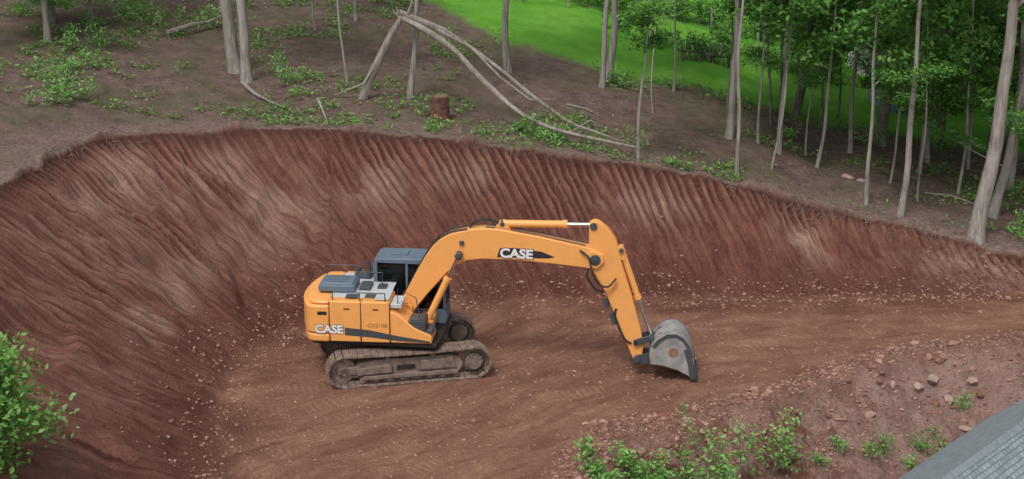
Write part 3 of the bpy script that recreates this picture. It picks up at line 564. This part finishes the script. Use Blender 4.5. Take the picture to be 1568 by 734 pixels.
for i in range(1300):
    if i<330:
        s=rs.uniform(13,len(RIM)-9);k=int(s);p=Vector(RIM[k][:2]).lerp(Vector(RIM[k+1][:2]),s-k);x=p.x+rs.randn()*.25;y=p.y+rs.randn()*.35+.25
    elif i<700: x=rs.uniform(9,18);y=7.6-.12*(x-9)+abs(rs.randn())*.9
    else: x=rs.uniform(-16,19);y=rs.uniform(8.5,19)
    a=rs.rand()*6.28;L=.15+.4*rs.rand();x2=x+L*math.cos(a);y2=y+L*math.sin(a);z1,z2=Zs([x,x2],[y,y2])
    b.tube([(x,y,z1+.02),((x+x2)/2,(y+y2)/2,max(z1,z2)+.03+.05*rs.rand()),(x2,y2,z2+.02)],[.010,.009,.004],4,False)
b.obj("twigs_and_roots",simple("twig_wood",(.09,.06,.045),(.32,.24,.20),3,.9))
# rocks
ph=(1+5**.5)/2;ICO=np.array([(-1,ph,0),(1,ph,0),(-1,-ph,0),(1,-ph,0),(0,-1,ph),(0,1,ph),(0,-1,-ph),(0,1,-ph),(ph,0,-1),(ph,0,1),(-ph,0,-1),(-ph,0,1)])/1.9
ICF=np.array([(0,11,5),(0,5,1),(0,1,7),(0,7,10),(0,10,11),(1,5,9),(5,11,4),(11,10,2),(10,7,6),(7,1,8),(3,9,4),(3,4,2),(3,2,6),(3,6,8),(3,8,9),(4,9,5),(2,4,11),(6,2,10),(8,6,7),(9,8,1)])
def rocks(name,x,y,s,mat):
    n=len(x);z=Zs(x,y);V=ICO[None]*(1+.35*R.randn(n,12,1)*.6)*s[:,None,None]*(np.array([1,.8,.55])*(.7+.6*R.rand(n,1,3)))
    a=R.rand(n)*6.28;ca,sa=np.cos(a)[:,None],np.sin(a)[:,None];V=np.stack([V[:,:,0]*ca-V[:,:,1]*sa,V[:,:,0]*sa+V[:,:,1]*ca,V[:,:,2]],-1)
    V+=np.stack([x,y,z+s*.08],1)[:,None];F=(ICF[None]+12*np.arange(n)[:,None,None]).reshape(-1,3);me=npmesh(name,V.reshape(-1,3),F,False)
    fattr(me,"rnd",np.repeat(R.rand(n),12));return addob(name,me,mat)
rk=M("rubble_stone",.95);r_=rk.attr("rnd").outputs["Fac"];rk.col(rk.mix(rk.ramp(rk.noise(6,3),.35,.65,0,.5),rk.mix(rk.ramp(r_,.1,1),(.18,.075,.054),(.45,.27,.21)),(.24,.115,.085)))
px=[];py=[];ps=[]
E2=catmull(EDGE,4)
for i in range(4200):
    s=rs.uniform(8,len(E2)-5);k=int(s);p=Vector(E2[k]).lerp(Vector(E2[k+1]),s-k);q=abs(rs.randn())*1.6-.5;px.append(p.x+q*.45+rs.randn()*.2);py.append(p.y-q+rs.randn()*.2);ps.append(.02+.05*rs.rand()**2+(.12*rs.rand() if rs.rand()<.05 else 0))
for i in range(9000):
    px.append(rs.uniform(-7.5,17));py.append(rs.uniform(-9,5));ps.append(.012+.045*rs.rand()**3)
for i in range(3600):
    s=rs.uniform(5,len(TOE)-7);k=int(s);p=Vector(TOE[k]).lerp(Vector(TOE[k+1]),s-k);q=abs(rs.randn())*.7-.3;nx,ny=(-1,0) if p.x<-7 else ((-.7,.7) if p.x<-4 else (0,1));px.append(p.x+nx*q*1.5+rs.randn()*.2);py.append(p.y+ny*q+rs.randn()*.2);ps.append(.015+.055*rs.rand()**3)
for i in range(900):
    px.append(rs.uniform(-16,19));py.append(rs.uniform(8.6,18));ps.append(.02+.04*rs.rand()**3)
rocks("rubble",np.array(px),np.array(py),np.array(ps),rk.m)
bx=[(11.9,-.4,.28),(12.3,-.8,.22),(11.4,-.9,.2),(14.0,-1.2,.3),(14.6,-.8,.25),(13.4,-2.3,.22),(12.6,-1.6,.2),(15,.2,.25),(15.6,-1.5,.3),(10.6,-1.3,.16),(13.1,-.2,.2),(11.9,12.0,.22),(12.3,11.8,.18)]
rocks("boulders",np.array([q[0] for q in bx]),np.array([q[1] for q in bx]),np.array([q[2] for q in bx]),simple("pink_rock",(.27,.165,.135),(.42,.29,.25),2,.9,0,.03,9))
# ------------------------------------------------------------------ house, lower right
HE=empty("house");A0=Vector((8.15,-12.78));A1=Vector((15.95,-3.9));dr=(A1-A0).normalized();nn=Vector((dr.y,-dr.x));L=(A1-A0).length;zr=2.0;hw=3.4;pt=.86
HM=Matrix(((dr.x,nn.x,0,A0.x),(dr.y,nn.y,0,A0.y),(0,0,1,0),(0,0,0,1)))
sh=M("roof_shingles",.85);bt=sh.n("ShaderNodeTexBrick");sh.set(bt.inputs["Vector"],sh.map(sh.tc,(1,1.32,1)));bt.inputs["Scale"].default_value=1.0;bt.inputs["Brick Width"].default_value=.17;bt.inputs["Row Height"].default_value=.13;bt.inputs["Mortar Size"].default_value=.009
bt.inputs["Color1"].default_value=(.18,.225,.25,1);bt.inputs["Color2"].default_value=(.30,.355,.385,1);bt.inputs["Mortar"].default_value=(.09,.115,.13,1);sh.col(sh.mix(sh.ramp(sh.noise(3,3),.4,.7,0,.35),bt.outputs[0],(.25,.30,.32)));sh.bump(bt.outputs["Fac"],-.015)
b=MB()
for sg in(-1,1):
    e=hw+.4;v=[(-.4,0,zr),(L+.4,0,zr),(L+.4,sg*e,zr-e*pt),(-.4,sg*e,zr-e*pt)];v+=[(x,y,z-.14) for x,y,z in v];b.add(v,[(0,1,2,3),(7,6,5,4),(0,4,5,1),(1,5,6,2),(2,6,7,3),(3,7,4,0)])
b.obj("roof",sh.m,HE,HM)
b=MB()
for i in range(int(L/.2)):
    x0=i*.2-.3
    for sg in(-1,1): v=[(x0,0,zr+.03),(x0+.24,0,zr+.018),(x0+.24,sg*.13,zr+.018-.13*pt),(x0,sg*.13,zr+.03-.13*pt)];b.add(v,[(0,1,2,3)])
b.obj("ridge_cap",simple("ridge_cap",(.18,.22,.245),(.26,.30,.33),5,.85),HE,HM)
b=MB();zb=-5.2;ze=zr-hw*pt-.16
b.add([(0,-hw,zb),(0,hw,zb),(0,hw,ze),(0,0,zr-.16),(0,-hw,ze),(L,-hw,zb),(L,hw,zb),(L,hw,ze),(L,0,zr-.16),(L,-hw,ze)],[(0,1,2,3,4),(9,8,7,6,5),(0,5,6,1),(1,6,7,2),(4,9,5,0)])
b.obj("walls",simple("siding",(.55,.53,.48),(.62,.6,.55),2,.7),HE,HM)
b=MB()
for x in(2,5.5,9): b.box((x,hw+.01,zb+2.6),(1.0,.06,1.3))
b.obj("windows",GLASS,HE,HM)
# ------------------------------------------------------------------ lawn things
E=empty("wire_fence");b=MB()
for x in np.arange(-4,12,2.2): z0=Z(x,30.5);b.tube([(x,30.5,z0-.1),(x,30.5,z0+1.3)],.05,6)
b.obj("posts",BARK,E);b=MB()
for zz in(.3,.6,.9,1.2): b.tube([(x,30.45,Z(x,30.5)+zz) for x in np.arange(-4,10,2.2)],.008,4)
b.obj("wires",DGREY,E)
E=empty("rustic_fence");b=MB()
for i in range(13):
    x=7.2+i*.2+rs.randn()*.05;y=24.0+i*.09;z0=Z(x,y);b.box((x,y,z0+.35),(.07,.05,.8+.35*rs.rand()),Matrix.Rotation(rs.randn()*.16,4,'Y'))
b.tube([(7.1,23.95,Z(7.1,24)+.5),(9.8,25.1,Z(9.8,25.1)+.45)],.05,6);b.obj("pickets",BARKD,E)
def shed(name,x,y,w,d,hh,mw,mr,rot):
    E=empty(name,(x,y,Z(x,y)-.05));E.rotation_euler=(0,0,rot);b=MB();b.box((0,0,hh/2),(w,d,hh));b.add([(-w/2,-d/2,hh),(w/2,-d/2,hh),(0,-d/2,hh+w*.3),(-w/2,d/2,hh),(w/2,d/2,hh),(0,d/2,hh+w*.3)],[(0,1,2),(5,4,3)]);b.obj("walls",mw,E)
    b=MB()
    for sg in(-1,1): b.add([(0,-d/2-.12,hh+w*.3+.04),(0,d/2+.12,hh+w*.3+.04),(sg*(w/2+.14),d/2+.12,hh-.06),(sg*(w/2+.14),-d/2-.12,hh-.06)],[(0,1,2,3)])
    o=b.obj("roof",mr,E);so=o.modifiers.new("s",'SOLIDIFY');so.thickness=.06
    b=MB();b.box((0,-d/2-.02,hh*.43),(w*.4,.04,hh*.8));b.obj("door",mr,E)
shed("garden_shed",16.2,23.6,1.6,1.6,1.5,simple("blue_grey_boards",(.16,.2,.25),(.24,.28,.33),3),DGREY,.3)
shed("white_shed",16.4,29.6,1.5,1.4,1.9,WHITE,simple("shed_roof",(.45,.45,.45),(.55,.55,.55),3),.2)
# ------------------------------------------------------------------ camera, light, sky
cam=bpy.data.cameras.new("camera");co=bpy.data.objects.new("camera",cam);COL.objects.link(co)
co.location=(0,-42,16.5);co.rotation_euler=(math.radians(73),0,0);cam.lens=36*2413/1568;cam.clip_end=3000;bpy.context.scene.camera=co
w=bpy.data.worlds.new("World");bpy.context.scene.world=w;w.use_nodes=True;nt=w.node_tree
sk=nt.nodes.new("ShaderNodeTexSky");sk.sky_type='NISHITA';sk.sun_disc=False;sk.sun_elevation=math.radians(58);sk.sun_rotation=math.radians(205);sk.dust_density=4;sk.air_density=1
hs=nt.nodes.new("ShaderNodeHueSaturation");hs.inputs["Saturation"].default_value=.3
nt.links.new(sk.outputs[0],hs.inputs["Color"]);nt.links.new(hs.outputs[0],nt.nodes["Background"].inputs[0]);nt.nodes["Background"].inputs[1].default_value=.15
l=bpy.data.lights.new("sun",'SUN');l.energy=1.5;l.angle=math.radians(14);l.color=(1,.97,.93);lo=bpy.data.objects.new("sun",l);COL.objects.link(lo);lo.rotation_euler=(math.radians(32),0,math.radians(-25))
vs=bpy.context.scene.view_settings;vs.view_transform='Standard';vs.look='None';vs.exposure=0
